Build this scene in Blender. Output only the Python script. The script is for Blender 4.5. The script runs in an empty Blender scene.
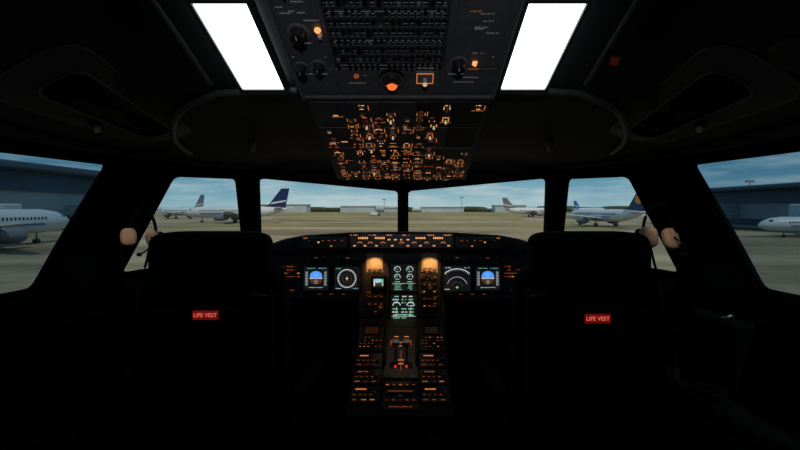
import bpy, math, random
from mathutils import Vector, Matrix
from mathutils.geometry import tessellate_polygon
random.seed(7)
S=bpy.context.scene
EYE=1.35
def R(x,y,z): return Vector((x,y,z+EYE))
# ---------------- materials ----------------
def mk(name,col,rough=.6,metal=0.0,em=None,es=0.0,var=.15,scale=30,bump=0.0,sample=True,spec=.5):
    m=bpy.data.materials.new(name); m.use_nodes=True
    nt=m.node_tree; b=nt.nodes['Principled BSDF']
    b.inputs['Roughness'].default_value=rough; b.inputs['Metallic'].default_value=metal
    b.inputs['Specular IOR Level'].default_value=spec
    tc=nt.nodes.new('ShaderNodeTexCoord'); nz=nt.nodes.new('ShaderNodeTexNoise')
    nz.inputs['Scale'].default_value=scale; nz.inputs['Detail'].default_value=4
    nt.links.new(tc.outputs['Object'],nz.inputs['Vector'])
    cr=nt.nodes.new('ShaderNodeValToRGB')
    cr.color_ramp.elements[0].position=.3; cr.color_ramp.elements[1].position=.7
    cr.color_ramp.elements[0].color=(*[c*(1-var) for c in col],1)
    cr.color_ramp.elements[1].color=(*[min(1,c*(1+var)) for c in col],1)
    nt.links.new(nz.outputs['Fac'],cr.inputs['Fac']); nt.links.new(cr.outputs['Color'],b.inputs['Base Color'])
    if bump:
        bp=nt.nodes.new('ShaderNodeBump'); bp.inputs['Strength'].default_value=bump; bp.inputs['Distance'].default_value=.01
        nt.links.new(nz.outputs['Fac'],bp.inputs['Height']); nt.links.new(bp.outputs['Normal'],b.inputs['Normal'])
    if em:
        b.inputs['Emission Color'].default_value=(*em,1); b.inputs['Emission Strength'].default_value=es
        if not sample: m.cycles.emission_sampling='NONE'
    return m
def emi(name,col,s): return mk(name,(.02,.02,.02),.5,0,col,s,sample=False)
M={}
M['wall']=mk('liner_black',(.006,.006,.0065),.9,bump=.1,scale=120,spec=.15)
M['ceil']=mk('ceiling_liner',(.028,.028,.032),.8,bump=.15,scale=150,spec=.25)
M['ceil2']=mk('ceiling_trim',(.10,.10,.11),.5)
M['floor']=mk('carpet',(.006,.006,.007),.95,bump=.4,scale=200,spec=.1)
M['panel']=mk('panel_grey',(.10,.103,.115),.5,scale=60)
M['surround']=mk('recess_surround',(.045,.046,.05),.6,scale=60)
M['pdark']=mk('panel_dark',(.04,.041,.047),.5,scale=60)
M['plate']=mk('panel_plate',(.16,.16,.17),.5)
M['mpan']=mk('main_panel_grey',(.035,.037,.041),.55)
M['black']=mk('black_plastic',(.008,.008,.009),.5,spec=.3)
M['reveal']=mk('window_reveal',(.003,.003,.003),.9,spec=.1)
M['knob']=mk('knob_grey',(.025,.025,.027),.35)
M['metal']=mk('worn_metal',(.45,.45,.46),.35,.8)
M['white']=mk('white_paint',(.5,.5,.48),.4)
M['seat']=mk('seat_fabric',(.004,.004,.0045),.95,bump=.3,scale=250,spec=.12)
M['frame']=mk('seat_frame',(.035,.035,.04),.45,.3)
M['tan']=mk('ear_cushion_tan',(.75,.52,.38),.6)
M['glare']=mk('glareshield_leather',(.018,.017,.016),.7,bump=.25,scale=220,spec=.3)
M['amber']=emi('label_amber',(1,.29,.08),.68)
M['amberb']=emi('label_amber_bright',(1,.42,.15),1.15)
M['amberd']=emi('label_amber_dim',(1,.25,.07),.22)
M['redl']=emi('lamp_red',(1,.05,.03),.5)
M['redd']=emi('lamp_red_dim',(1,.05,.02),.16)
M['reddd']=emi('placard_faint_glow',(1,.05,.02),.05)  # faint glow put into the label strips; they are no lamps
M['orange']=emi('lamp_orange',(1,.17,.04),1.1)
M['cream']=emi('label_cream',(1,.7,.45),.6)
M['wdim']=emi('legend_white',(.8,.85,.9),.10)
M['sblue']=emi('display_blue',(.08,.33,1),1.0)
M['sbrown']=emi('display_brown',(.35,.15,.06),.2)
M['swhite']=emi('display_white',(.9,.95,1),.8)
M['sgreen']=emi('display_green',(.35,1,.55),.7)
M['sgrey']=emi('display_grey',(.3,.33,.36),.25)
M['syel']=emi('display_yellow',(1,.85,.2),.9)
M['scyan']=emi('display_cyan',(.3,.85,1),.8)
M['sblack']=emi('display_glass',(.1,.12,.14),.05)
M['vest']=mk('placard_red_glow',(.2,.01,.008),.6,0,(1,.03,.02),.11)  # placard is no lamp; its brightness is put in as emission
M['vestt']=mk('placard_text_glow',(.4,.12,.1),.5,0,(1,.17,.13),.75)  # letters given emission so they show in the dark
M['lamp']=mk('diffuser_white',(.8,.8,.8),.5,0,(.88,1,.97),2.4)
M['steel']=mk('mast_steel',(.3,.3,.32),.5)
M['lever']=mk('lever_grey',(.25,.24,.23),.4)
M['reflect']=mk('glow_plate_beige',(.42,.36,.28),.6)  # pale on purpose, to pick up the amber flood light
# ---------------- builder ----------------
def sp(c,e): return math.copysign(abs(c)**e,c)
class MB:
    def __init__(s,name,parent=None,mat=None):
        s.n=name;s.p=parent;s.M=mat or Matrix.Identity(4);s.v=[];s.f=[];s.fm=[];s.sm=[];s.mats=[]
    def add(s,vs,fs,m,smooth=False):
        o=len(s.v); s.v+=[s.M@Vector(v) for v in vs]
        mm=M[m]
        if mm not in s.mats: s.mats.append(mm)
        i=s.mats.index(mm)
        for f in fs: s.f.append([k+o for k in f]); s.fm.append(i); s.sm.append(smooth)
    def fr(s,x,y,z0,z1,sx,sy,m,ins=0.0):
        a,b=sx/2,sy/2;c,d=a-ins,b-ins
        vs=[(x-a,y-b,z0),(x+a,y-b,z0),(x+a,y+b,z0),(x-a,y+b,z0),(x-c,y-d,z1),(x+c,y-d,z1),(x+c,y+d,z1),(x-c,y+d,z1)]
        s.add(vs,[(3,2,1,0),(4,5,6,7),(0,1,5,4),(1,2,6,5),(2,3,7,6),(3,0,4,7)],m)
    def box(s,c,d,m,ch=0.0):
        x,y,z=c;a,b,h=d
        if ch<=0: s.fr(x,y,z-h/2,z+h/2,a,b,m); return
        t=ch
        for z0,z1,i0,i1 in((z-h/2,z-h/2+t,t,0),(z-h/2+t,z+h/2-t,0,0),(z+h/2-t,z+h/2,0,t)):
            A=[(x+sx*(a/2-i0),y+sy*(b/2-i0),z0) for sx,sy in((-1,-1),(1,-1),(1,1),(-1,1))]
            B=[(x+sx*(a/2-i1),y+sy*(b/2-i1),z1) for sx,sy in((-1,-1),(1,-1),(1,1),(-1,1))]
            s.add(A+B,[(3,2,1,0),(4,5,6,7),(0,1,5,4),(1,2,6,5),(2,3,7,6),(3,0,4,7)],m)
    def q(s,x,y,w,h,z,m): s.add([(x-w/2,y-h/2,z),(x+w/2,y-h/2,z),(x+w/2,y+h/2,z),(x-w/2,y+h/2,z)],[(0,1,2,3)],m)
    def cyl(s,x,y,z0,z1,r0,r1,m,n=16):
        vs=[(x+r0*math.cos(2*math.pi*i/n),y+r0*math.sin(2*math.pi*i/n),z0) for i in range(n)]
        vs+=[(x+r1*math.cos(2*math.pi*i/n),y+r1*math.sin(2*math.pi*i/n),z1) for i in range(n)]
        s.add(vs,[(i,(i+1)%n,n+(i+1)%n,n+i) for i in range(n)],m,True)
        s.add(vs[n:],[tuple(range(n))],m); s.add(vs[:n],[tuple(reversed(range(n)))],m)
    def arc(s,x,y,r,a0,a1,t,z,m,n=32):
        vs=[]
        for i in range(n+1):
            a=math.radians(a0+(a1-a0)*i/n)
            for rr in(r-t/2,r+t/2): vs.append((x+rr*math.cos(a),y+rr*math.sin(a),z))
        s.add(vs,[(2*i,2*i+1,2*i+3,2*i+2) for i in range(n)],m)
    def seg(s,x0,y0,x1,y1,t,z,m):
        d=Vector((x1-x0,y1-y0)); p=Vector((-d.y,d.x)).normalized()*t/2
        s.add([(x0-p.x,y0-p.y,z),(x1-p.x,y1-p.y,z),(x1+p.x,y1+p.y,z),(x0+p.x,y0+p.y,z)],[(0,1,2,3)],m)
    def tube(s,pts,r,m,n=8,closed=False):
        P=[Vector(p) for p in pts];L=len(P);vs=[];rs=r if isinstance(r,(list,tuple)) else [r]*L
        up=Vector((0,0,1))
        for i,p in enumerate(P):
            a=P[(i-1)%L] if (closed or i>0) else p; b=P[(i+1)%L] if (closed or i<L-1) else p
            t=(b-a).normalized(); u=up if abs(t.dot(up))<.95 else Vector((1,0,0))
            e=t.cross(u).normalized(); g=e.cross(t)
            for k in range(n):
                an=2*math.pi*k/n; vs.append(p+(e*math.cos(an)+g*math.sin(an))*rs[i])
        fs=[]
        for i in range(L if closed else L-1):
            j=(i+1)%L
            for k in range(n): fs.append((i*n+k,i*n+(k+1)%n,j*n+(k+1)%n,j*n+k))
        s.add(vs,fs,m,True)
        if not closed:
            s.add(vs[:n],[tuple(range(n))],m); s.add(vs[-n:],[tuple(range(n))],m)
    def sup(s,c,d,m,e1=.3,e2=.3,nu=20,nv=32,rot=None,taper=0):
        vs=[]
        for i in range(nu+1):
            ph=-math.pi/2+math.pi*i/nu
            for j in range(nv):
                th=2*math.pi*j/nv
                x=d[0]/2*sp(math.cos(ph),e1)*sp(math.cos(th),e2); y=d[1]/2*sp(math.cos(ph),e1)*sp(math.sin(th),e2); z=d[2]/2*sp(math.sin(ph),e1)
                x*=1+taper*z/d[2]
                v=Vector((x,y,z))
                if rot: v=rot@v
                vs.append(v+Vector(c))
        s.add(vs,[(i*nv+j,i*nv+(j+1)%nv,(i+1)*nv+(j+1)%nv,(i+1)*nv+j) for i in range(nu) for j in range(nv)],m,True)
    def text(s,x,y,w,h,z,m,dens=.75):
        k=max(2,int(w/(h*.75))); cw=w/k
        for i in range(k):
            if random.random()<.1: continue
            s.q(x-w/2+cw*(i+.5),y,cw*dens,h*random.choice((1,1,.85)),z,m)
    def build(s,mods=None):
        me=bpy.data.meshes.new(s.n); me.from_pydata([tuple(v) for v in s.v],[],s.f)
        for mm in s.mats: me.materials.append(mm)
        me.polygons.foreach_set('material_index',s.fm); me.polygons.foreach_set('use_smooth',s.sm); me.update()
        o=bpy.data.objects.new(s.n,me); S.collection.objects.link(o)
        if s.p: o.parent=s.p
        return o
def empty(name,loc=(0,0,0)):
    e=bpy.data.objects.new(name,None); e.empty_display_size=.1; S.collection.objects.link(e); return e
def frame(o,u,v):
    u=Vector(u).normalized();v=Vector(v).normalized();n=u.cross(v)
    m=Matrix.Identity(4)
    for i,a in enumerate((u,v,n)):
        for k in range(3): m[k][i]=a[k]
    m.translation=o if isinstance(o,Vector) else Vector(o)
    return m
def spot(name,loc,target,energy,col,size,blend=.7,soft=.015,parent=None):
    l=bpy.data.lights.new(name,'SPOT'); l.energy=energy; l.color=col; l.spot_size=math.radians(size); l.spot_blend=blend; l.shadow_soft_size=soft
    o=bpy.data.objects.new(name,l); o.location=loc; o.rotation_euler=(Vector(target)-Vector(loc)).to_track_quat('-Z','Y').to_euler(); S.collection.objects.link(o)
    if parent: o.parent=parent
def interp(t,pts):
    if t<=pts[0][0]: return pts[0][1]
    for (a,b),(c,d) in zip(pts,pts[1:]):
        if t<=c: return b+(d-b)*(t-a)/(c-a)
    return pts[-1][1]
def smooth_path(pts,n=8):
    P=[Vector(p) for p in pts]; out=[]
    for i in range(len(P)-1):
        p0=P[max(0,i-1)];p1=P[i];p2=P[i+1];p3=P[min(len(P)-1,i+2)]
        for k in range(n):
            t=k/n
            out.append(.5*((2*p1)+(p2-p0)*t+(2*p0-5*p1+4*p2-p3)*t*t+(3*p1-p0-3*p2+p3)*t**3))
    out.append(P[-1]); return out
# ---------------- room shell ----------------
PLAN=[(-1.15,-.8),(-1.15,1.6),(-.82,2.2),(0,2.45),(.82,2.2),(1.15,1.6),(1.15,-.8)]
def rnd(poly,r,n=5):
    out=[];L=len(poly)
    for i in range(L):
        p=Vector(poly[i]);a=Vector(poly[i-1])-p;b=Vector(poly[(i+1)%L])-p
        rr=min(r,a.length*.45,b.length*.45); A=p+a.normalized()*rr;B=p+b.normalized()*rr
        for k in range(n+1):
            t=k/n; out.append((1-t)**2*A+2*t*(1-t)*p+t*t*B)
    return out
# windows in (distance from segment's front end, height) coordinates on each wall segment
wA=[(.025,.176),(.12,.05),(.239,-.109),(.34,-.258),(1.0,-.25),(1.0,.160)]
wB=[(.11,.160),(.059,-.25),(.665,-.27),(.443,.150)]
wC=[(.026,.11),(.026,-.22),(.82,-.22),(.832,.172)]
def wallseg(name,p,q,hole,z0=-1.35,z1=.26,wn=None,tint=(1,1,1)):
    P=Vector((*p,0));Q=Vector((*q,0));D=(Q-P).normalized();Ln=(Q-P).length
    T=lambda a,z:P+D*a+Vector((0,0,z+EYE))
    h=rnd(hole,.035)
    outer=[(0,z0),(Ln,z0),(Ln,z1),(0,z1)]
    lists=[[Vector((a,b,0)) for a,b in outer],[Vector((v[0],v[1],0)) for v in h]]
    tr=tessellate_polygon(lists)
    fl=[T(a,b) for a,b in outer]+[T(v[0],v[1]) for v in h]
    b=MB(name); b.add(fl,[tuple(t) for t in tr],'wall')
    N=D.cross(Vector((0,0,1)))
    ctr=P+D*Ln/2
    if N.dot(Vector((0,.8,0))-Vector((ctr.x,ctr.y,0)))>0: N=-N   # outward
    b.build()
    e=empty(wn)
    hp=[T(v[0],v[1]) for v in h];n=len(hp)
    t=MB('window_frame',e)
    t.tube([v-N*.004 for v in hp],.009,'reveal',8,True)
    t.add(hp+[v+N*.012 for v in hp],[(i,(i+1)%n,n+(i+1)%n,n+i) for i in range(n)],'reveal')
    t.build()
    gn='window_glass_%d'%int(tint[0]*100)
    gm=bpy.data.materials.get(gn)
    if not gm:
        gm=bpy.data.materials.new(gn); gm.use_nodes=True; nt=gm.node_tree; nt.nodes.clear()
        ou=nt.nodes.new('ShaderNodeOutputMaterial'); tb=nt.nodes.new('ShaderNodeBsdfTransparent'); tb.inputs[0].default_value=(*tint,1)
        nt.links.new(tb.outputs[0],ou.inputs[0])
    M['_g']=gm
    g=MB('glass_pane',e); g.add([v+N*.008 for v in hp],[tuple(range(n))],'_g'); g.build()
F=PLAN
TS=(.33,.46,.55); TM=(.68,.80,.86); TC=(.95,.97,.97)
wallseg('wall_windshield_left',F[3],F[2],wC,wn='window_1',tint=TC)
wallseg('wall_windshield_right',F[3],F[4],wC,wn='window_2',tint=TC)
wallseg('wall_front_left',F[2],F[1],wB,wn='window_3',tint=TM)
wallseg('wall_front_right',F[4],F[5],wB,wn='window_4',tint=TM)
wallseg('wall_left',F[1],F[0],wA,wn='window_5',tint=TS)
wallseg('wall_right',F[5],F[6],wA,wn='window_6',tint=TS)
t=MB('trim_1'); t.box(R(0,2.43,.0),(.065,.05,.5),'reveal',.01); t.build()
for i,(x,y) in enumerate([(-.815,2.185),(.815,2.185)]):
    t=MB('trim_%d'%(i+2)); t.tube([R(x,y,-.4),R(x,y,.22)],.035,'wall',12); t.build()
b=MB('floor'); b.add([(x,y,0) for x,y in PLAN],[tuple(range(7))],'floor'); b.add([(x,y,-.05) for x,y in PLAN],[tuple(range(7))],'floor'); b.build()
b=MB('wall_back'); b.box((0,-.82,.98),(2.34,.04,2.2),'wall'); b.build()
d=empty('door_1'); b=MB('leaf',d); b.box((0,-.78,.95),(.62,.03,1.85),'wall',.006); b.build()
b=MB('handle',d); b.tube([(.22,-.765,.95),(.22,-.715,.95),(.12,-.715,.95)],.01,'metal'); b.build()
def hw(y): return interp(y,[(-.8,1.15),(1.6,1.15),(2.2,.82),(2.45,0)])
QZ=[(-.8,.72),(.5,.72),(.95,.535),(1.28,.40),(1.95,.27),(2.45,.24)]
def cz(x,y):
    w=max(hw(y),1e-3);qx=min(.6,w*.7);x=abs(x);qz=interp(y,QZ)
    if x<=qx: return qz
    t=min(1,(x-qx)/(w-qx)); return qz+(.22-qz)*t
b=MB('ceiling'); ys=[-.8,-.3,.2,.5,.7,.95,1.1,1.28,1.45,1.6,1.8,1.95,2.1,2.2,2.3,2.4,2.449]; vs=[];nx=17
for y in ys:
    w=hw(y);qx=min(.6,w*.7)
    xs=[-w-.0,-(w*.75+qx*.25),-(w+qx)/2,-(w*.25+qx*.75),-qx]+[qx*k/4 for k in(-3,-2,-1,0,1,2,3)]+[qx,(w*.25+qx*.75),(w+qx)/2,(w*.75+qx*.25),w]
    vs+=[R(x,y,cz(x,y)) for x in xs]
b.add(vs,[(i*nx+k,i*nx+k+1,(i+1)*nx+k+1,(i+1)*nx+k) for i in range(len(ys)-1) for k in range(nx-1)],'ceil')
b.add([R(-1.2,-.85,.80),R(1.2,-.85,.80),R(1.2,1.7,.80),R(.85,2.5,.4),R(-.85,2.5,.4),R(-1.2,1.7,.80)],[(0,1,2,5),(5,2,3,4)],'ceil')
b.add([R(-1.2,-.85,.80),R(-1.2,1.7,.80),R(-1.2,1.7,.2),R(-1.2,-.85,.2),R(1.2,-.85,.80),R(1.2,1.7,.80),R(1.2,1.7,.2),R(1.2,-.85,.2)],[(0,1,2,3),(4,5,6,7)],'ceil')
b.add([R(-1.2,-.85,.2),R(1.2,-.85,.2),R(1.2,-.85,.8),R(-1.2,-.85,.8)],[(0,1,2,3)],'ceil'); b.build()
n=4
for sd in(-1,1):
    t=MB('trim_%d'%n); n+=1
    pts=smooth_path([(.92*sd,1.75,0),(.89*sd,1.58,0),(.76*sd,1.38,0),(.6*sd,1.33,0),(.33*sd,1.31,0)])
    t.tube([R(p.x,p.y,cz(p.x,p.y)-.008) for p in pts],.011,'ceil2',10); t.build()
    t=MB('trim_%d'%n); n+=1
    t.tube([R(.6*sd,y,cz(.6,y)-.003) for y in(.2,.5,.8,.95,1.1,1.28)],.008,'ceil2',8)
    t.tube([R(sd*(hw(y)-.03),y,.222) for y in(.2,.8,1.2,1.6,1.9,2.18)],.02,'ceil',8); t.build()
    e=empty('storage_recess')
    rp=rnd([(.83,1.05),(.96,1.05),(.95,1.50),(.84,1.50)],.05)
    P=[R(v.x*sd,v.y,cz(v.x,v.y)-.010) for v in rp]
    a=MB('rim',e); a.tube(P,.004,'ceil2',8,True); a.build()
    rp2=rnd([(.78,.97),(1.03,.97),(1.01,1.58),(.80,1.58)],.09); P2=[R(v.x*sd,v.y,cz(v.x,v.y)-.004) for v in rp2]
    L=len(P); a=MB('surround',e); a.add(P2+P,[(i,(i+1)%L,L+(i+1)%L,L+i) for i in range(L)],'surround'); a.tube(P2,.003,'ceil2',6,True); a.build()
    a=MB('cavity_shade',e); a.add([p+Vector((0,0,.004)) for p in P],[tuple(range(L))],'reveal'); a.build()  # flat near-black sheet; the recess shade is put into its colour
    # grab handle by the windshield corner
    e=empty('grab_handle'); a=MB('bar',e)
    hp=smooth_path([(.60*sd,1.62,-.002),(.605*sd,1.64,.05),(.64*sd,1.72,.055),(.66*sd,1.75,-.002)],6)
    a.tube([R(p.x,p.y,cz(p.x,p.y)-max(0,p.z)) for p in hp],.010,'black',10); a.build()
    e=empty('reading_lamp'); x,y=sd*.965,1.28
    a=MB('gimbal',e); c=R(x,y,cz(x,y)-.016); a.sup(c,(.036,.036,.028),'black',1,1,10,14); a.build()
    a=MB('lamp_head',e); a.tube([c,c+Vector((-sd*.014,-.016,-.020))],[.007,.009],'tan',10); a.build()
    spot('map_light',c+Vector((-sd*.016,-.018,-.03)),R(sd*1.04,1.585,-.12),2.0,(1,.8,.6),20,.6,.01,e)
e=empty('loudspeaker'); a=MB('grille',e)
x,y=.93,.90; c=R(x,y,cz(x,y)-.01)
fm=frame(c,(0,1,0),(-.93,0,.36)); a.M=fm if fm.col[2].z<0 else frame(c,(-.93,0,.36),(0,1,0))
a.cyl(0,0,-.004,.008,.07,.066,'ceil',28)
for r in(.02,.035,.05,.06): a.arc(0,0,r,0,360,.005,.0085,'black')
a.build()
e=empty('warning_placard'); a=MB('plate',e)
c=R(.63,1.16,cz(.63,1.16)-.012)
fm=frame(c,(.35,.93,0),(-.93,.35,.3)); a.M=fm if fm.col[2].z<0 else frame(c,(-.93,.35,.3),(.35,.93,0))
a.fr(0,0,-.004,0,.03,.08,'black'); 
for k in range(5): a.q(0,-.03+.014*k,.020,.006,.0006,'reddd')
a.build()
# ---------------- ceiling light panels ----------------
VA=Vector((0,-.927,.376)); OA=R(0,1.28,.36); FA=frame(OA,(1,0,0),VA)
for x,w in((-.420,.128),(.390,.136)):
    e=empty('ceiling_light')
    a=MB('housing',e,FA)
    for dx in(-1,1): a.fr(x+dx*(w/2+.007),.190,-.02,.005,.014,.337,'pdark',.002)
    a.fr(x,.027,-.02,.005,w+.026,.014,'pdark',.002); a.fr(x,.355,-.02,.005,w+.026,.014,'pdark',.002); a.build()
    a=MB('diffuser',e,FA); a.fr(x,.191,-.02,.003,w,.314,'lamp',.001); a.build()
e=empty('fill_lamp'); a=MB('housing',e); a.box(R(0,-.70,.24),(.12,.08,.08),'black',.01); a.build()  # unseen fitting added behind the camera to carry the fill spot
spot('overhead_fill_spot',R(0,-.62,.24),R(0,1.2,.50),18,(.9,.95,1),44,.8,.02,e)  # added fill that lifts the overhead panel out of the dark
# ---------------- aft overhead panel ----------------
e=empty('circuit_breaker_panel')
a=MB('panel_body',e,FA)
a.fr(0,.32,-.012,0,.60,.66,'panel')
for x in(-.303,.303): a.fr(x,.32,-.01,.012,.010,.66,'plate',.002)
a.fr(0,-.006,-.02,.006,.60,.014,'plate',.002)
a.fr(-.022,.375,0,.004,.315,.48,'pdark',.001)
for x in(-.242,.218): a.fr(x,.37,0,.003,.105 if x<0 else .13,.48,'panel',.001)
for x,w in((-.24,.11),(-.12,.12),(-.017,.08),(.08,.1),(.215,.15)): a.fr(x,.07,0,.003,w,.11,'panel',.001)
a.build()
a=MB('breakers',e,FA)
for r in range(15):
    v=.155+r*.031
    if r%3==0: a.q(-.022,v-.013,.30,.0015,.0045,'wdim')
    for c in range(19):
        x=-.165+c*.0159
        if random.random()<.06: continue
        a.cyl(x,v,.004,.010,.0070,.0070,'metal',8); a.cyl(x,v,.010,.020,.0045,.004,'black',8)
        if random.random()<.8: a.text(x,v+.012,.010,.003,.0046,'wdim',.6)
a.build()
def knob(a,x,y,r,h,m='knob',base=.004):
    a.cyl(x,y,base,base+.004,r*1.35,r*1.3,'plate',20); a.cyl(x,y,base+.004,h,r,r*.85,m,20)
    a.fr(x,y,h,h+.006,r*.35,r*1.6,m,.001); a.q(x,y+r*.5,r*.12,r*.6,h+.0065,'wdim')
a=MB('controls',e,FA)
knob(a,-.252,.262,.022,.03); knob(a,-.275,.135,.016,.03); knob(a,-.225,.142,.016,.028); knob(a,.175,.15,.02,.03)
knob(a,-.252,.42,.02,.03)
a.sup((-.200,.272,.008),(.018,.018,.014),'amberb',1,1,8,12); a.fr(-.198,.25,.003,.014,.014,.014,'white',.003)
a.fr(.222,.150,.003,.014,.014,.014,'amberb',.004); a.text(.222,.126,.03,.005,.004,'amberd')
a.cyl(-.017,.090,.003,.016,.037,.035,'black',28); a.arc(-.017,.090,.032,0,360,.006,.0165,'metal'); a.cyl(-.017,.090,.016,.022,.025,.019,'knob',24)
a.cyl(-.017,.070,.016,.026,.017,.013,'orange',16)
a.fr(.082,.092,.003,.010,.055,.05,'plate',.002)
for dx in(-1,1): a.fr(.082+dx*.024,.092,.0101,.0115,.0022,.042,'amber')
a.fr(.082,.113,.0101,.0115,.05,.0022,'amber'); a.fr(.082,.071,.0101,.0115,.05,.0022,'amber')
a.tube([(.082,.092,.01),(.082,.087,.024)],[.006,.008],'white',10); a.sup((.082,.087,.028),(.014,.014,.012),'cream',1,1,8,12)
a.cyl(-.122,.096,.003,.008,.008,.007,'amberd',14); a.cyl(-.095,.096,.003,.008,.007,.006,'plate',14)
for x,y,w in((-.252,.225,.05),(-.21,.3,.04),(-.275,.105,.05),(-.225,.105,.04),(.175,.105,.05),(-.122,.065,.05),(.082,.130,.05),(.22,.09,.05),(.2,.07,.06)):
    a.text(x,y,w,.004,.0042,'wdim')
for k in range(26):
    x=random.choice((-.242,.225))+random.uniform(-.04,.04); y=random.uniform(.17,.6)
    a.text(x,y,random.uniform(.015,.035),.004,.0042,random.choice(('wdim','wdim','amberd')))
for x in(-.29,-.2,.17,.27):
    for y in(.17,.36,.56): a.cyl(x,y,.003,.005,.005,.004,'metal',10)
a.build()
# ---------------- forward overhead panel ----------------
FO=frame(R(0,1.3,.352),(1,0,0),(0,-.65,.214))
e=empty('overhead_panel'); a=MB('panel_body',e,FO)
H=.684
a.add([(-.30,0,0),(.30,0,0),(.31,-H,0),(-.31,-H,0),(-.30,0,-.04),(.30,0,-.04),(.31,-H,-.12),(-.31,-H,-.12)],[(3,2,1,0),(0,1,5,4),(1,2,6,5),(2,3,7,6),(3,0,4,7),(4,5,6,7)],'pdark')
for c in(-.235,-.118,0,.118,.235):
    for r in range(4): a.fr(c,-.09-.165*r,0,.003,.112,.158,'black' if random.random()<.3 else 'pdark',.001)
a.build()
a=MB('switches_and_legends',e,FO)
nr=17
for r in range(nr):
    v=-.045-r*(H-.07)/(nr-1)
    for c in range(12):
        x=-.262+c*.0476+random.uniform(-.006,.006)
        if abs(x)>.2 and random.random()<.22: continue
        if x>.15 and 2<r<9: continue
        if r<2 and random.random()<.4: continue
        if random.random()<.16: continue
        k=random.random(); am=random.choice(('amber','amber','amberb','amberd','amber','amberd'))
        if k<.5:
            a.fr(x,v,.003,.010,.021,.019,'knob',.002)
            a.text(x,v+.004,.014,.005,.0103,am)
            if random.random()<.5: a.q(x,v-.005,.012,.003,.0103,random.choice(('amberd','amber','cream')))
            if random.random()<.3:
                for dx in(-.014,.014): a.q(x+dx,v,.0022,.018,.0042,'amber')
        elif k<.62:
            a.cyl(x,v,.003,.006,.012,.011,'plate',16); a.cyl(x,v,.006,.02,.008,.006,'knob',14)
            a.arc(x,v,.0135,20,160,.003,.0045,am,10)
        elif k<.85:
            a.cyl(x,v,.003,.007,.006,.006,'plate',10); a.tube([(x,v,.005),(x,v+.005,.02)],[.0025,.004],'cream' if random.random()<.2 else 'lever',8)
            a.seg(x-.010,v-.009,x-.010,v+.009,.0026,.0042,am); a.seg(x+.010,v-.009,x+.010,v+.009,.0026,.0042,am)
        else:
            a.fr(x,v,.003,.008,.03,.017,'black',.001); a.text(x,v,.024,.007,.0085,random.choice(('amberb','redd','amber')))
        if random.random()<.55: a.text(x,v+.0165,random.uniform(.014,.026),.0045,.0042,am)
        if random.random()<.35: a.seg(x+.022,v-.012,x+.022,v+.016,.002,.0042,'amber')
        if random.random()<.35: a.seg(x-.02,v-.0155,x+.02,v-.0155,.002,.0042,'amber')
a.build()
# ---------------- glareshield ----------------
e=empty('glareshield'); a=MB('hood',e); vs=[];N=41
for i in range(N):
    x=-.74+1.48*i/(N-1); t=abs(x)
    zt=interp(t,[(0,-.118),(.25,-.12),(.49,-.136),(.60,-.157),(.68,-.185),(.74,-.23)]); y0=1.93+.12*(t/.74)**2.2; yb=2.43-.305*t
    zb=-.212-.03*(t/.74)**2
    vs+=[R(x,y0+.05,zb-.01),R(x,y0+.004,zb),R(x,y0,min(zt-.02,zb+.06)),R(x,y0+.012,zt-.006),R(x,y0+.04,zt),R(x,(y0+yb)/2,zt-.01),R(x,yb,zt-.06),R(x,yb,zb-.03)]
a.add(vs,[(i*8+k,(i+1)*8+k,(i+1)*8+(k+1)%8,i*8+(k+1)%8) for i in range(N-1) for k in range(8)],'glare',True); a.build()
FG=frame(R(0,1.925,-.165),(1,0,0),(0,.12,1))
a=MB('flight_control_unit',e,FG)
a.fr(0,.006,-.03,.006,.50,.072,'panel',.003)
for x in(-.372,.372): a.fr(x,0,-.045,-.006,.23,.055,'pdark',.003)
for x in(-.185,-.105,.09,.175):
    a.fr(x,.02,.006,.009,.062,.018,'black',.001); a.text(x,.02,.05,.010,.0095,'amberb',.6)
for x in(-.20,-.15,-.09,.0,.06,.12,.2):
    a.cyl(x,-.012,.006,.022,.010,.008,'knob',14); a.arc(x,-.012,.013,30,150,.003,.0068,'amber',10)
for x in(-.225,-.175,-.12,-.045,.03,.09,.155,.225): a.fr(x,-.018,.006,.011,.018,.013,'knob',.001); a.text(x,-.017,.013,.006,.0115,'amberb')
for x in(-.23,-.14,-.06,.02,.14,.22): a.text(x,.034,.035,.005,.0065,'amber')
for x in(-.06,-.03,.0,.03): a.fr(x,.012,.006,.010,.02,.012,'knob',.001); a.text(x,.012,.014,.006,.0105,'amberb')
for sd in(-1,1):
    for k in range(4): a.fr(sd*(.29+.03*k),.008,-.006,-.001,.022,.014,'knob',.001); a.text(sd*(.29+.03*k),.008,.014,.004,-.0005,'amberd')
    knob(a,sd*.44,0,.012,.012,base=-.006); a.text(sd*.465,.02,.02,.004,-.0055,'amber'); a.fr(sd*.40,.0,-.006,.002,.02,.02,'knob',.002); a.q(sd*.40,.0,.010,.007,.0025,'cream' if sd<0 else 'amber')
    a.q(sd*.34,-.018,.010,.005,-.0055,'amber')
a.build()
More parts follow.
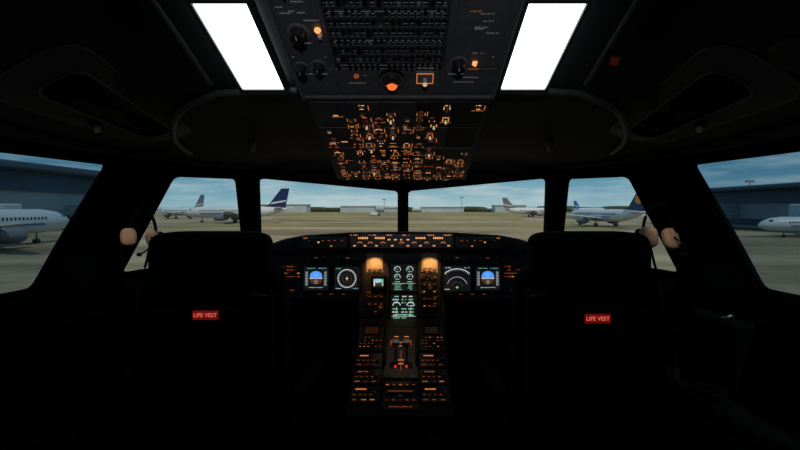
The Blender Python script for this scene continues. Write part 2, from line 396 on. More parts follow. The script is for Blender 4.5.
# ---------------- main instrument panel ----------------
FP=frame(R(0,2.05,-.335),(1,0,0),(0,.05,1))
e=empty('instrument_panel'); a=MB('panel_body',e,FP)
poly=[(-.68,-.13),(-.22,-.13),(-.22,-.235),(.22,-.235),(.22,-.13),(.68,-.13),(.68,.11),(.60,.14),(-.60,.14),(-.68,.11)]
n_=len(poly)
a.add([(x,y,0) for x,y in poly]+[(x,y,-.05) for x,y in poly],[(0,1,6+1,8,9),(1,2,3,4,7),(4,5,6,7)]+[(i,(i+1)%n_,n_+(i+1)%n_,n_+i) for i in range(n_)],'mpan')
for x,w in((-.566,.105),(-.36,.30),(.36,.30),(.566,.105)): a.fr(x,-.025,0,.004,w,.16,'pdark',.002)
a.fr(-.36,.075,0,.004,.30,.03,'mpan',.002);a.fr(.36,.075,0,.004,.30,.03,'mpan',.002)
a.fr(0,-.06,0,.006,.40,.33,'pdark',.003)
a.fr(-.14,.055,.006,.009,.085,.10,'reflect',.001); a.fr(.14,.055,.006,.009,.085,.10,'reflect',.001)  # pale plates added so the flood glow shows on the dark panel
a.fr(-.135,-.155,.006,.010,.10,.12,'mpan',.002); a.fr(.14,-.12,.006,.010,.09,.19,'mpan',.002)
a.build()
def screen(name,x,y,w,h,kind,n0=.004):
    a=MB(name,e,FP); B=.010
    for dx in(-1,1): a.fr(x+dx*(w/2+B/2),y,n0-.002,n0+.012,B,h+2*B,'black',.002)
    for dy in(-1,1): a.fr(x,y+dy*(h/2+B/2),n0-.002,n0+.012,w+2*B,B,'black',.002)
    z=n0+.003; a.q(x,y,w,h,z,'sblack'); z+=.0008; q=z+.0006;q2=z+.0012
    if kind=='pfd':
        a.add([(x-.25*w,y,z),(x+.25*w,y,z)]+[(x+.25*w*math.cos(t),y+.31*h*math.sin(t)**.6,z) for t in[math.pi*k/12 for k in range(1,12)]],[tuple(range(13))],'sblue')
        a.add([(x+.25*w,y,z),(x-.25*w,y,z)]+[(x-.25*w*math.cos(t),y-.24*h*math.sin(t)**.6,z) for t in[math.pi*k/12 for k in range(1,12)]],[tuple(range(13))],'sbrown')
        a.q(x,y,w*.5,.0015,q,'swhite')
        for k in(-3,-2,-1,1,2,3): a.q(x,y+k*h*.07,w*(.1 if k%2 else .18),.0012,q,'swhite')
        a.q(x-.38*w,y,w*.12,h*.62,z,'sgrey'); a.q(x+.38*w,y,w*.12,h*.62,z,'sgrey')
        for k in range(-4,5): a.q(x-.37*w,y+k*h*.065,w*.08,.0012,q,'swhite'); a.q(x+.37*w,y+k*h*.065,w*.08,.0012,q,'swhite')
        a.q(x-.17*w,y,w*.14,.003,q2,'syel'); a.q(x+.17*w,y,w*.14,.003,q2,'syel')
        a.text(x,y-.38*h,w*.6,.003,q,'swhite',.5); a.text(x-.2*w,y+.43*h,w*.35,.003,q,'sgreen',.5); a.text(x+.25*w,y+.43*h,w*.3,.003,q,'scyan',.5)
    elif kind=='rose':
        a.arc(x,y,.36*w,0,360,.0024,q,'swhite')
        for k in range(24):
            t=math.radians(15*k); a.seg(x+.3*w*math.cos(t),y+.3*w*math.sin(t),x+.36*w*math.cos(t),y+.36*w*math.sin(t),.0016,q,'swhite')
        a.arc(x,y,.18*w,0,360,.0012,q,'sgrey'); a.seg(x,y-.08*h,x,y+.08*h,.0025,q,'syel'); a.seg(x-.06*w,y,x+.06*w,y,.0025,q,'syel')
        a.text(x-.34*w,y+.42*h,w*.22,.003,q,'sgreen',.5); a.text(x+.34*w,y-.42*h,w*.22,.003,q,'scyan',.5); a.text(x-.34*w,y-.42*h,w*.22,.003,q,'swhite',.5)
    elif kind=='arcnd':
        a.arc(x,y-.35*h,.68*w,48,132,.0026,q,'swhite')
        for k in range(13):
            t=math.radians(48+7*k); a.seg(x+.62*w*math.cos(t),y-.35*h+.62*w*math.sin(t),x+.68*w*math.cos(t),y-.35*h+.68*w*math.sin(t),.0014,q,'swhite')
        a.arc(x,y-.35*h,.38*w,20,160,.0014,q,'swhite'); a.arc(x,y-.35*h,.2*w,10,170,.0014,q,'sgrey')
        a.seg(x,y-.4*h,x,y-.30*h,.0025,q,'syel'); a.seg(x-.05*w,y-.35*h,x+.05*w,y-.35*h,.0025,q,'syel')
        a.text(x-.34*w,y+.42*h,w*.22,.004,q,'swhite',.5); a.text(x+.36*w,y+.42*h,w*.2,.004,q,'sgreen',.5); a.text(x-.36*w,y-.42*h,w*.2,.004,q,'swhite',.5)
    elif kind=='ecam1':
        for dx in(-.24,.24):
            for dy,rr in((.3,.12),(.02,.11)):
                a.arc(x+dx*w,y+dy*h,rr*w,-20,200,.0026,q,'swhite',14); a.seg(x+dx*w,y+dy*h,x+dx*w-.07*w,y+dy*h+.06*h,.0025,q2,'sgreen'); a.text(x+dx*w,y+(dy-.08)*h,w*.16,.005,q,'sgreen',.6)
            a.text(x+dx*w,y-.16*h,w*.2,.005,q,'sgreen',.6)
        for k in range(4): a.text(x-.22*w,y-(.27+.06*k)*h,w*random.uniform(.2,.35),.004,q,'sgreen',.5); a.text(x+.25*w,y-(.27+.06*k)*h,w*random.uniform(.1,.25),.004,q,random.choice(('sgreen','syel','scyan')),.5)
        a.q(x,y-.22*h,w*.9,.0012,q,'swhite')
    elif kind=='ecam2':
        for k in range(7):
            yy=y+(.42-.125*k)*h
            for dx in(-.3,.0,.3):
                if random.random()<.85: a.text(x+dx*w+random.uniform(-.03,.03)*w,yy,w*random.uniform(.14,.24),.006,q,random.choice(('sgreen','swhite','sgreen','swhite')),.65)
        for dx in(-.27,.27): a.arc(x+dx*w,y+.05*h,.14*w,0,180,.0035,q,'swhite',14); a.seg(x+dx*w,y-.3*h,x+dx*w,y+.0*h,.002,q,'sgreen')
        a.seg(x-.27*w,y-.3*h,x+.27*w,y-.3*h,.002,q,'sgreen'); a.q(x,y-.38*h,w*.92,.0015,q,'swhite'); a.text(x-.15*w,y-.44*h,w*.5,.005,q,'sgreen',.6)
    elif kind=='isis':
        a.q(x,y+.18*h,w*.6,h*.36,z,'scyan'); a.q(x,y-.15*h,w*.6,h*.3,z,'sbrown'); a.q(x,y,w*.5,.002,q,'swhite')
        a.q(x-.4*w,y,w*.12,h*.7,z,'swhite'); a.q(x+.4*w,y,w*.12,h*.7,z,'sgreen')
    a.build()
screen('pfd_display',-.439,-.025,.128,.12,'pfd'); screen('nav_display',-.281,-.025,.128,.12,'rose')
screen('nav_display_b',.281,-.025,.14,.13,'arcnd'); screen('pfd_display_b',.438,-.025,.128,.12,'pfd')
screen('engine_display',.008,-.02,.132,.135,'ecam1',.006); screen('system_display',.008,-.168,.132,.125,'ecam2',.006)
screen('standby_display',-.12,-.045,.052,.050,'isis',.006)
a=MB('controls',e,FP)
for sd in(-1,1):
    for i in range(5):
        for j in range(4):
            if random.random()<.75: a.text(sd*.566+(i-2)*.018,.035-j*.017,.014,.006,.005,random.choice(('amberd','amber','redd','amberd')))
    a.cyl(sd*.566,-.06,.004,.016,.012,.01,'knob',14); a.text(sd*.566,-.085,.03,.005,.005,'amberd')
    for x in(.24,.32,.40,.48): knob(a,sd*x,.078,.008,.014,base=.004)
    for x in(.28,.44): a.text(sd*x,.08,.02,.004,.0045,'amberd')
    for x in(.3,.36,.42): a.text(sd*x,-.105,.02,.003,.0045,'amberd')
    for dx in(-.025,0,.025): a.fr(sd*.14+dx,.018,.009,.014,.018,.014,'knob',.002); a.text(sd*.14+dx,.018,.012,.005,.0143,'amber')
for j in range(5):
    for dx in(-.025,0,.025): a.fr(.14+dx,-.02-j*.036,.010,.016,.019,.018,'knob',.002); (a.text(.14+dx,-.018-j*.036,.013,.005,.0163,random.choice(('amber','cream','amberd'))) if random.random()<.8 else None)
a.tube([(.14,-.06,.01),(.14,-.065,.05)],.004,'metal',8); a.cyl(.14,-.065,.045,.056,.011,.011,'white',16)
for j in range(3):
    for dx in(-.03,0,.03): a.fr(-.135+dx,-.115-j*.038,.010,.014,.022,.02,'knob',.002); (a.text(-.135+dx,-.115-j*.038,.014,.004,.0143,'amberd') if random.random()<.6 else None)
for k in range(14): a.text(random.choice((-.17,-.11,.105,.17)),random.uniform(-.2,.0),.02,.0035,.0105,'amberd')
a.build()
for x in(-.14,.142):
    spot('panel_flood_lamp',R(x,1.985,-.222),R(x,2.047,-.36),3.0,(1,.5,.17),90,.8,.008,e)
# ---------------- pedestal ----------------
e=empty('center_pedestal'); FQ=frame(R(0,1.55,-.80),(1,0,0),(0,.4,.22)); LQ=.4565
a=MB('body',e); w=.208
pr=[(1.55,-.805),(1.96,-.58),(2.02,-.56),(2.02,-1.35),(1.6,-1.35),(1.55,-1.28)]
a.add([R(-w,y,z) for y,z in pr]+[R(w,y,z) for y,z in pr],[tuple(range(6)),tuple(range(11,5,-1))]+[(i,(i+1)%6,6+(i+1)%6,6+i) for i in range(6)],'black'); a.build()
a=MB('panels',e,FQ)
for sd in(-1,1):
    x=sd*.142
    a.fr(x,.375,0,.012,.120,.15,'mpan',.003); a.fr(x,.418,.012,.016,.08,.05,'black',.002)
    for k in range(3): a.text(x,.434-.014*k,.06,.003,.0165,random.choice(('amberd','wdim')),.5)
    for i in range(6):
        for j in range(4): a.fr(x+(i-2.5)*.018,.375-j*.018,.012,.016,.012,.011,'knob',.001); (a.q(x+(i-2.5)*.018,.375-j*.018,.006,.0035,.0163,random.choice(('amber','amberd','amberd'))) if random.random()<.6 else None)
    for r in range(3):
        v=.255-r*.085; a.fr(x,v,0,.006,.120,.078,'pdark',.002)
        a.fr(x-.02,v+.02,.006,.009,.06,.016,'black',.001); a.text(x-.02,v+.02,.045,.007,.0095,random.choice(('amber','amberd','amber')))
        for i in range(4): a.fr(x-.045+i*.022,v-.006,.006,.010,.015,.012,'knob',.001); a.text(x-.045+i*.022,v-.006,.010,.004,.0103,'amberd')
        knob(a,x+.040,v-.012,.010,.022,base=.006)
        for i in range(3): a.text(x-.04+i*.035,v-.026,.02,.004,.0065,random.choice(('amber','amberd','redd')))
a.fr(0,.30,0,.01,.15,.29,'pdark',.003)
for k in range(9): a.fr(0,.2+.012*k,.01,.012,.006,.004,'amberd')
for r in range(2):
    v=.115-r*.07; a.fr(0,v,0,.008,.15,.062,'pdark',.002)
    for i in range(5): a.fr((i-2)*.027,v+.008,.008,.013,.02,.018,'knob',.002); a.text((i-2)*.027,v+.008,.012,.004,.0133,random.choice(('amber','amberd','redd','amberd')))
    a.text(0,v-.018,.1,.004,.0085,'amberd')
a.build()
a=MB('thrust_levers',e,FQ)
for sd in(-1,1):
    wh=[(sd*.07,.30+.075*math.cos(t),.01+.045*math.sin(t)) for t in[2*math.pi*k/28 for k in range(28)]]
    a.tube(wh,.007,'black',8,True); a.tube([(sd*.07,.30+.068*math.cos(t),.01+.04*math.sin(t)) for t in[2*math.pi*k/28 for k in range(28)]],.003,'plate',6,True)
    x=sd*.024; a.tube([(x,.30,0),(x,.285,.055),(x,.27,.095)],[.006,.006,.008],'lever',10)
    a.sup((x,.265,.1),(.036,.026,.028),'white',.5,.5,10,16); a.fr(x+sd*.019,.265,.09,.11,.003,.012,'redl')
    a.q(x,.345,.010,.008,.0105,'redl'); a.fr(x,.215,.01,.020,.012,.012,'redl',.004); a.q(x,.385,.02,.005,.0105,'amber')
    a.tube([(sd*.055,.13,.008),(sd*.055,.125,.055)],.005,'lever',8); a.sup((sd*.055,.123,.06),(.03,.018,.018),'white' if sd>0 else 'lever',.5,.5,8,14)
for y in(.23,.25,.33,.35): a.text(0,y,.025,.006,.0106,'amber')
a.tube([(0,.06,.008),(0,.055,.03)],.006,'metal',8); a.sup((0,.053,.034),(.024,.014,.014),'lever',.6,.6,8,12)
a.build()
a=MB('handset',e); a.sup(R(.12,1.53,-.95),(.05,.04,.16),'black',.5,.5,10,16); a.tube(smooth_path([R(.12,1.52,-1.02),R(.1,1.48,-1.2),R(.05,1.5,-1.15),R(.02,1.53,-1.0)]),.005,'black'); a.build()
spot('pedestal_fill_spot',R(0,1.68,.19),(0,1.79,EYE-.67),2.2,(1,.72,.5),20,.8,.015,e)  # added warm fill to bring out the levers; no fitting modelled
# ---------------- seats ----------------
for sx,lo in((-.575,.021),(.588,-.008)):
    inn=1 if sx<0 else -1
    e=empty('pilot_seat')
    a=MB('headrest',e); a.sup(R(sx,1.24,-.157),(.362,.09,.17),'seat',.36,.28); a.tube([R(sx-.08,1.25,-.3),R(sx-.08,1.25,-.2)],.009,'frame'); a.tube([R(sx+.08,1.25,-.3),R(sx+.08,1.25,-.2)],.009,'frame'); a.build()
    a=MB('backrest',e); a.sup(R(sx,1.26,-.52),(.46,.13,.70),'seat',.3,.3,24,36,taper=-.05)
    a.sup(R(sx,1.195,-.56),(.40,.04,.52),'seat',.2,.2)
    for dx in(-.205,.205): a.tube([R(sx+dx,1.195,-.9),R(sx+dx,1.19,-.5),R(sx+dx*.95,1.195,-.24)],.006,'black')
    a.tube([R(sx-.19,1.19,-.27),R(sx+.19,1.19,-.27)],.004,'seat'); a.build()
    a=MB('cushion',e); a.sup(R(sx,1.46,-.88),(.46,.44,.13),'seat',.3,.3); a.build()
    a=MB('armrests',e)
    for dx in(-.262,.262):
        a.sup(R(sx+dx,1.40,-.60),(.055,.30,.05),'seat',.4,.4); a.tube([R(sx+dx,1.27,-.61),R(sx+dx*.9,1.24,-.72)],.012,'frame')
    a.tube(smooth_path([R(sx+inn*.15,1.17,-.255),R(sx+inn*.205,1.165,-.262),R(sx+inn*.21,1.165,-.31),R(sx+inn*.21,1.17,-.9)]),.004,'frame')
    a.build()
    a=MB('base',e); a.box(R(sx,1.42,-1.0),(.36,.36,.12),'frame',.01); a.box(R(sx,1.42,-1.19),(.2,.22,.3),'frame',.01)
    for dx in(-.14,.14): a.box(R(sx+dx,1.4,-1.335),(.04,.6,.03),'frame',.005)
    a.build()
    a=MB('harness',e)
    for dx in(-.06,.06): a.tube(smooth_path([R(sx+dx,1.33,-.24),R(sx+dx,1.345,-.45),R(sx+dx,1.36,-.75)]),.012,'black')
    a.build()
    zz=-.310 if sx<0 else -.320
    FL=frame(R(sx+lo,1.155,zz),(1,0,0),(0,0,1))
    a=MB('life_vest_placard',e,FL); a.fr(0,0,-.02,0,.076,.028,'vest',.001); a.fr(0,-.028,-.02,-.003,.15,.1,'seat',.002); a.build()
    cu=bpy.data.curves.new('placard_text_glow','FONT'); cu.body='LIFE VEST'; cu.size=.0165; cu.align_x='CENTER'; cu.align_y='CENTER'; cu.offset=.0002
    cu.materials.append(M['vestt'])
    o=bpy.data.objects.new('placard_text_glow',cu); o.matrix_world=frame(R(sx+lo,1.1545,zz),(1,0,0),(0,0,1)); S.collection.objects.link(o); o.parent=e
# ---------------- side consoles ----------------
for sd in(-1,1):
    e=empty('side_console'); a=MB('body',e); a.box(R(sd*1.02,1.15,-.98),(.24,.86,.73),'wall',.02); a.box(R(sd*1.0,1.15,-.605),(.18,.6,.02),'reveal',.004); a.build()
    a=MB('sidestick',e); x=sd*.98; a.cyl(x,1.42,EYE-.6,EYE-.56,.035,.02,'black'); a.tube(smooth_path([R(x,1.42,-.57),R(x,1.43,-.52),R(x,1.41,-.46),R(x,1.40,-.43)]),[.012]*6+[.016]*12+[.018]*7,'reveal',12); a.build()
    a=MB('tiller_wheel',e); c=R(sd*.97,1.25,-.57); a.tube([c+Vector((.04*math.cos(t),.04*math.sin(t),0)) for t in[2*math.pi*k/20 for k in range(20)]],.008,'reveal',8,True); a.tube([c-Vector((0,0,.03)),c],.012,'reveal'); a.tube([c-Vector((.04,0,0)),c+Vector((.04,0,0))],.006,'reveal'); a.build()
    a=MB('oxygen_mask_box',e); a.box(R(sd*1.09,1.33,-.47),(.10,.2,.22),'reveal',.01); a.build()
    if sd>0: a=MB('mask_handle_glint',e); a.tube(smooth_path([R(1.03,1.27,-.35),R(1.035,1.26,-.345),R(1.05,1.26,-.34),R(1.06,1.27,-.355)]),.005,'metal'); a.build()  # small metal piece added to give a glint by the mask box
# ---------------- headsets ----------------
for sd in(-1,1):
    e=empty('headset'); k=1.0 if sd<0 else 1.2
    c=R(sd*1.035,1.585,-.115)
    a=MB('ear_cups',e)
    for i,dx in enumerate((-.042,.042)):
        p=c+Vector((dx*k,(.0,.02)[i],(0,-.008)[i])); ro=Matrix.Rotation(sd*(.5 if i else -.4)+(1.2 if sd>0 else -1.2),3,'Z')@Matrix.Rotation(.3*(1 if i else -1),3,'Y')
        a.sup(p,(.03*k,.055*k,.072*k),'tan',.7,.7,14,18,ro); a.sup(p+Vector((.012*(1 if i else -1),.024,0)),(.026*k,.045*k,.055*k),'black',.6,.6,12,16,ro)
    a.build()
    a=MB('headband',e); pts=[c+Vector((.055*k*math.cos(t)+.002,.018,.115*k*math.sin(t)+.0)) for t in[math.pi*j/16 for j in range(17)]]
    a.tube(pts,.006,'black',8); a.tube(pts[5:12],.010,'black',8); a.build()
    a=MB('microphone_boom',e); a.tube(smooth_path([c+Vector((.05,.0,-.0)),c+Vector((.07,-.03,-.03)),c+Vector((.05,-.06,-.06))]),.003,'black'); a.sup(c+Vector((.045,-.065,-.062)),(.02,.016,.016),'black',1,1,8,10); a.build()
    a=MB('cable',e); a.tube(smooth_path([c+Vector((-sd*.045,0,-.03)),c+Vector((-sd*.02,-.0,-.13)),c+Vector((sd*.02,.0,-.2)),c+Vector((sd*.05,-.02,-.35)),R(sd*1.09,1.45,-.48)]),.005,'black'); a.build()
    a=MB('wall_hook',e); a.tube([R(sd*1.115,1.66,.0),c+Vector((0,.018,.112*k)),c+Vector((-sd*.01,.0,.13*k))],.006,'black'); a.build()
# ---------------- outside ----------------
GZ=EYE-5.0
M['fus']=mk('aircraft_white',(.60,.62,.66),.4,var=.04,scale=.3)
M['navy']=mk('livery_navy',(.012,.025,.10),.4,scale=.3); M['org']=mk('livery_orange',(.8,.28,.03),.4,scale=.3)
M['bluestripe']=mk('livery_blue',(.04,.12,.35),.4,scale=.3)
M['eng']=mk('engine_grey',(.16,.16,.19),.4,scale=.3); M['awin']=mk('cabin_windows',(.03,.03,.04),.2,scale=.3)
M['tglass']=mk('terminal_glass',(.04,.09,.16),.35,scale=.05,var=.4); M['troof']=mk('terminal_roof',(.06,.09,.14),.6,scale=.05)
M['twall']=mk('terminal_wall',(.42,.50,.56),.7,scale=.05); M['tree']=mk('tree_green',(.05,.065,.035),.9,scale=.05,var=.4)
M['line']=mk('taxi_line_yellow',(.6,.42,.1),.7,scale=1); M['grass']=mk('grass',(.25,.20,.07),.95,scale=.03,var=.35)
def airplane(cx,cy,ang,sc,tail,disc=None):
    e=empty('airplane')
    T=Matrix.Translation((cx,cy,GZ))@Matrix.Rotation(math.radians(ang),4,'Z')@Matrix.Scale(sc,4)
    a=MB('fuselage',e,T); prof=[(18.5,.1,3.2),(18.2,.6,3.25),(17.3,1.2,3.4),(15.5,1.75,3.6),(13,2,3.7),(-6,2,3.7),(-11,1.7,3.95),(-15,1.05,4.4),(-18,.4,4.8),(-18.6,.15,4.9)]
    n=20;vs=[]
    for x,r,z in prof: vs+=[(x,r*math.cos(2*math.pi*k/n),z+r*math.sin(2*math.pi*k/n)) for k in range(n)]
    a.add(vs,[(i*n+k,i*n+(k+1)%n,(i+1)*n+(k+1)%n,(i+1)*n+k) for i in range(len(prof)-1) for k in range(n)],'fus',True)
    for sy in(-1,1):
        for k in range(34): 
            x=12-.62*k; a.add([(x,sy*2.0,4.0),(x+.3,sy*2.0,4.0),(x+.3,sy*1.97,4.45),(x,sy*1.97,4.45)],[(0,1,2,3)],'awin')
        a.add([(16.6,sy*1.2,4.35),(15.7,sy*1.55,4.5),(15.8,sy*1.25,4.95),(16.4,sy*1.0,4.8)],[(0,1,2,3)],'awin')
        a.add([(12,sy*2.03,3.1),(-6,sy*2.03,3.1),(-6,sy*2.03,3.4),(12,sy*2.03,3.4)],[(0,1,2,3)],'bluestripe')
    a.build()
    def wing(m,name,pts,t):
        a=MB(name,e,T); up=[Vector(p)+Vector(t)/2 for p in pts];dn=[Vector(p)-Vector(t)/2 for p in pts];L=len(pts)
        a.add(up+dn,[tuple(range(L)),tuple(range(2*L-1,L-1,-1))]+[(i,(i+1)%L,L+(i+1)%L,L+i) for i in range(L)],m); return a
    f=wing(tail,'tail_fin',[(-9.0,0,5.5),(-11.8,0,6.2),(-16.4,0,12.0),(-19.2,0,12.0),(-17.8,0,5.2)],(0,.35,0))
    if disc:
        for sy in(-1,1): f.add([(-16.0+1.35*math.cos(t),sy*.2,8.6+1.35*math.sin(t)) for t in[2*math.pi*k/18 for k in range(18)]],[tuple(range(18))],disc)
    else:
        for sy in(-1,1): f.add([(-12.4,sy*.2,6.4),(-18.1,sy*.2,7.4),(-18.3,sy*.2,8.0),(-13.2,sy*.2,7.2)],[(0,1,2,3)],'fus')
    f.build()
    for sy in(-1,1):
        wing('fus','wing',[(4,sy*1.8,2.9),(-2.5,sy*1.8,2.9),(-6.5,sy*17,4.2),(-5,sy*17,4.2)],(0,0,.35)).build()
        wing('fus','tailplane',[(-14,sy*.8,4.9),(-17.2,sy*.6,4.9),(-18.6,sy*6.2,5.4),(-17.3,sy*6.2,5.4)],(0,0,.2)).build()
        g=MB('engine',e,T); g.tube([(4.5,sy*5.7,1.9),(3.8,sy*5.7,1.9),(1.5,sy*5.7,1.9),(-.2,sy*5.7,1.95)],[1.0,1.15,1.05,.6],'eng',16); g.tube([(2,sy*5.7,2.9),(-1,sy*5.7,3.2)],.25,'fus'); g.build()
        g=MB('main_gear',e,T); g.tube([(-1.5,sy*3.6,3),(-1.5,sy*3.6,.6)],.18,'eng'); g.tube([(-1.5,sy*3.1,.6),(-1.5,sy*4.1,.6)],.6,'awin',16); g.build()
    g=MB('nose_gear',e,T); g.tube([(12.5,0,2),(12.5,0,.4)],.13,'eng'); g.tube([(12.5,-.35,.4),(12.5,.35,.4)],.4,'awin',16); g.build()
airplane(-59,137,176,.97,'navy'); airplane(70,225,0,.9,'eng'); airplane(52.5,108,100,.82,'navy','org')
airplane(-53,46,88,.85,'navy'); airplane(71,66,168,.62,'bluestripe'); airplane(-105,185,150,.9,'eng'); airplane(150,330,20,.9,'bluestripe')
def terminal(sd,x,y0,y1,h):
    e=empty('terminal_building'); a=MB('structure',e)
    L=y1-y0;xc=x+sd*15
    a.box((xc,(y0+y1)/2,GZ+h*.4),(30,L,h*.8),'twall'); a.box((xc-sd*1,(y0+y1)/2,GZ+h*.76),(30.5,L-2,h*.30),'tglass')
    a.box((xc-sd*4,(y0+y1)/2,GZ+h*.95),(38,L+6,h*.1),'troof',.3); a.box((xc-sd*.5,(y0+y1)/2,GZ+h*.16),(30.4,L-4,h*.14),'tglass')
    y=y0+2
    while y<y1-1:
        a.box((x-sd*.7,y,GZ+h*.76),(.5,.25,h*.30),'twall'); y+=6
    a.build(); a=MB('jet_bridge',e)
    for yy in(y0+L*.45,y0+L*.8):
        a.box((x-sd*9,yy,GZ+4.3),(18,3,2.8),'twall',.2); a.box((x-sd*17,yy,GZ+1.5),(1,1.5,3),'steel')
    a.build()
terminal(-1,-84,25,118,14.2); terminal(1,86,25,125,10.2)
e=empty('distant_treeline'); a=MB('trees',e)
x=-900
while x<900:
    w=random.uniform(15,50); h=random.uniform(4,8.5); a.sup((x,520+random.uniform(-15,15),GZ+h/2),(w*1.4,12,h),'tree' if random.random()<.75 else 'twall',.6,.6,8,10); x+=w*.8
a.build()
a=MB('hangar_row',empty('airport_hangar'))
for x,w,h in((-60,40,7),(-15,26,5.5),(40,50,6),(120,36,8),(-150,60,9)): a.box((x,480,GZ+h/2),(w,20,h),'twall'); a.box((x,480,GZ+h+.3),(w+2,22,.8),'fus')
a.build()
for x,y,h in((-138,150,17),(40,300,13),(-20,330,12),(128,150,15)):
    e=empty('light_mast'); a=MB('mast',e); a.tube([(x,y,GZ),(x,y,GZ+h)],[.3,.15],'steel'); a.box((x,y,GZ+h),(3,.6,.8),'steel'); a.build()
for x,y,r in((-60,80,.1),(-68,95,.5),(64,88,.2),(-20,240,.3)):
    e=empty('service_truck'); T=Matrix.Translation((x,y,GZ))@Matrix.Rotation(r,4,'Z'); a=MB('body',e,T)
    a.box((-.8,0,1.7),(4.2,2,2),'fus',.1); a.box((2.2,0,1.3),(1.6,1.9,1.5),'bluestripe',.2); a.box((2.6,0,1.7),(.9,1.95,.5),'awin'); a.box((0,0,.6),(6,1.8,.3),'eng')
    for wx in(-1.8,2.0):
        for wy in(-1,1): a.tube([(wx,wy*.75,.45),(wx,wy*1.05,.45)],.45,'awin',12)
    a.build()
gm=bpy.data.materials.new('apron_concrete'); gm.use_nodes=True; nt=gm.node_tree; bs=nt.nodes['Principled BSDF']; bs.inputs['Roughness'].default_value=.9; bs.inputs['Specular IOR Level'].default_value=.15
tc=nt.nodes.new('ShaderNodeTexCoord'); n1=nt.nodes.new('ShaderNodeTexNoise'); n1.inputs['Scale'].default_value=.045; n1.inputs['Detail'].default_value=7; n1.inputs['Roughness'].default_value=.6
mp=nt.nodes.new('ShaderNodeMapping'); mp.inputs['Scale'].default_value=(.35,1.5,1)
nt.links.new(tc.outputs['Object'],mp.inputs[0]); nt.links.new(mp.outputs[0],n1.inputs['Vector'])
cr=nt.nodes.new('ShaderNodeValToRGB'); cr.color_ramp.elements[0].position=.38; cr.color_ramp.elements[1].position=.62
cr.color_ramp.elements[0].color=(.21,.16,.10,1); cr.color_ramp.elements[1].color=(.47,.375,.25,1)
nt.links.new(n1.outputs['Fac'],cr.inputs[0])
bk=nt.nodes.new('ShaderNodeTexBrick'); bk.inputs['Scale'].default_value=.13; bk.inputs['Mortar Size'].default_value=.01; bk.offset=0
bk.inputs['Color1'].default_value=(1,1,1,1);bk.inputs['Color2'].default_value=(.9,.9,.9,1);bk.inputs['Mortar'].default_value=(.6,.6,.6,1)
nt.links.new(tc.outputs['Object'],bk.inputs['Vector'])
mx=nt.nodes.new('ShaderNodeMix'); mx.data_type='RGBA'; mx.blend_type='MULTIPLY'; mx.inputs[0].default_value=1
nt.links.new(cr.outputs[0],mx.inputs[6]); nt.links.new(bk.outputs[0],mx.inputs[7]); nt.links.new(mx.outputs[2],bs.inputs['Base Color'])
M['apron']=gm
a=MB('ground'); a.add([(-3000,-500,GZ),(3000,-500,GZ),(3000,4000,GZ),(-3000,4000,GZ)],[(0,1,2,3)],'apron'); a.build()
a=MB('grass_field')
for y0,y1 in((105,122),(160,205),(245,330),(370,1500)): a.add([(-900 if y0>200 else -50,y0,GZ+.03),(900 if y0>200 else 45,y0,GZ+.03),(900 if y0>200 else 60,y1,GZ+.03),(-900 if y0>200 else -70,y1,GZ+.03)],[(0,1,2,3)],'grass')
a.build()
e=empty('taxiway_markings'); a=MB('lines',e)
def strip(pts,w):
    P=smooth_path([(x,y,0) for x,y in pts],10); vs=[]
    for i,p in enumerate(P):
        t=(P[min(i+1,len(P)-1)]-P[max(i-1,0)]).normalized(); nrm=Vector((-t.y,t.x,0))
        vs+=[Vector((p.x,p.y,GZ+.06))-nrm*w/2,Vector((p.x,p.y,GZ+.06))+nrm*w/2]
    a.add(vs,[(2*i,2*i+1,2*i+3,2*i+2) for i in range(len(P)-1)],'line')
strip([(-200,100),(-40,96),(60,100),(200,98)],1.0); strip([(0,10),(0,50),(15,85),(60,98)],.7); strip([(-300,150),(300,150)],.8); strip([(-70,40),(-30,80),(0,85)],.5)
a.build()
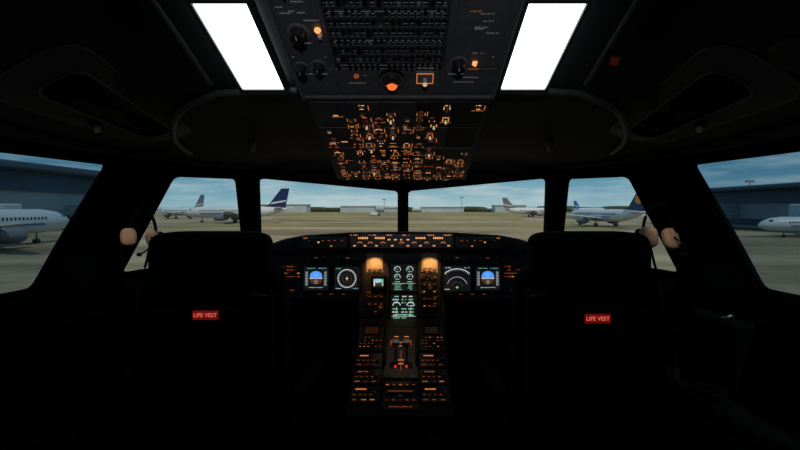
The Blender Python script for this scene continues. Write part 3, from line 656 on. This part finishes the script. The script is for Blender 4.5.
# ---------------- world, sun, camera ----------------
w=bpy.data.worlds.new('sky'); S.world=w; w.use_nodes=True; nt=w.node_tree; bg=nt.nodes['Background']
tc=nt.nodes.new('ShaderNodeTexCoord'); sx=nt.nodes.new('ShaderNodeSeparateXYZ'); nt.links.new(tc.outputs['Generated'],sx.inputs[0])
cr=nt.nodes.new('ShaderNodeValToRGB'); cr.color_ramp.elements[0].position=0; cr.color_ramp.elements[0].color=(.42,.60,.64,1)
cr.color_ramp.elements[1].position=.5; cr.color_ramp.elements[1].color=(.12,.27,.40,1)
m_=cr.color_ramp.elements.new(.07); m_.color=(.17,.38,.50,1)
nt.links.new(sx.outputs[2],cr.inputs[0])
mp=nt.nodes.new('ShaderNodeMapping'); mp.inputs['Scale'].default_value=(3,3,20); nz=nt.nodes.new('ShaderNodeTexNoise'); nz.inputs['Scale'].default_value=2.2; nz.inputs['Detail'].default_value=8; nz.inputs['Roughness'].default_value=.6
nt.links.new(tc.outputs['Generated'],mp.inputs[0]); nt.links.new(mp.outputs[0],nz.inputs['Vector'])
c2=nt.nodes.new('ShaderNodeValToRGB'); c2.color_ramp.elements[0].position=.45; c2.color_ramp.elements[0].color=(0,0,0,1); c2.color_ramp.elements[1].position=.66; c2.color_ramp.elements[1].color=(.8,.8,.8,1)
nt.links.new(nz.outputs['Fac'],c2.inputs[0])
mx=nt.nodes.new('ShaderNodeMix'); mx.data_type='RGBA'; nt.links.new(c2.outputs[0],mx.inputs[0]); nt.links.new(cr.outputs[0],mx.inputs[6]); mx.inputs[7].default_value=(.56,.68,.70,1)
nt.links.new(mx.outputs[2],bg.inputs[0]); bg.inputs[1].default_value=.9
l=bpy.data.lights.new('sun','SUN'); l.energy=1.9; l.color=(1,.86,.66); l.angle=.05
o=bpy.data.objects.new('sun',l); o.rotation_euler=Vector((-.25,.55,-.8)).to_track_quat('-Z','Y').to_euler(); S.collection.objects.link(o)
cam=bpy.data.cameras.new('camera'); cam.sensor_width=36; cam.lens=18; cam.shift_x=-8.5/800; cam.shift_y=-17/800; cam.clip_start=.02; cam.clip_end=6000
o=bpy.data.objects.new('camera',cam); o.location=(.033,0,EYE); o.rotation_euler=(math.pi/2,0,0); S.collection.objects.link(o); S.camera=o
S.view_settings.view_transform='Standard'; S.view_settings.look='None'
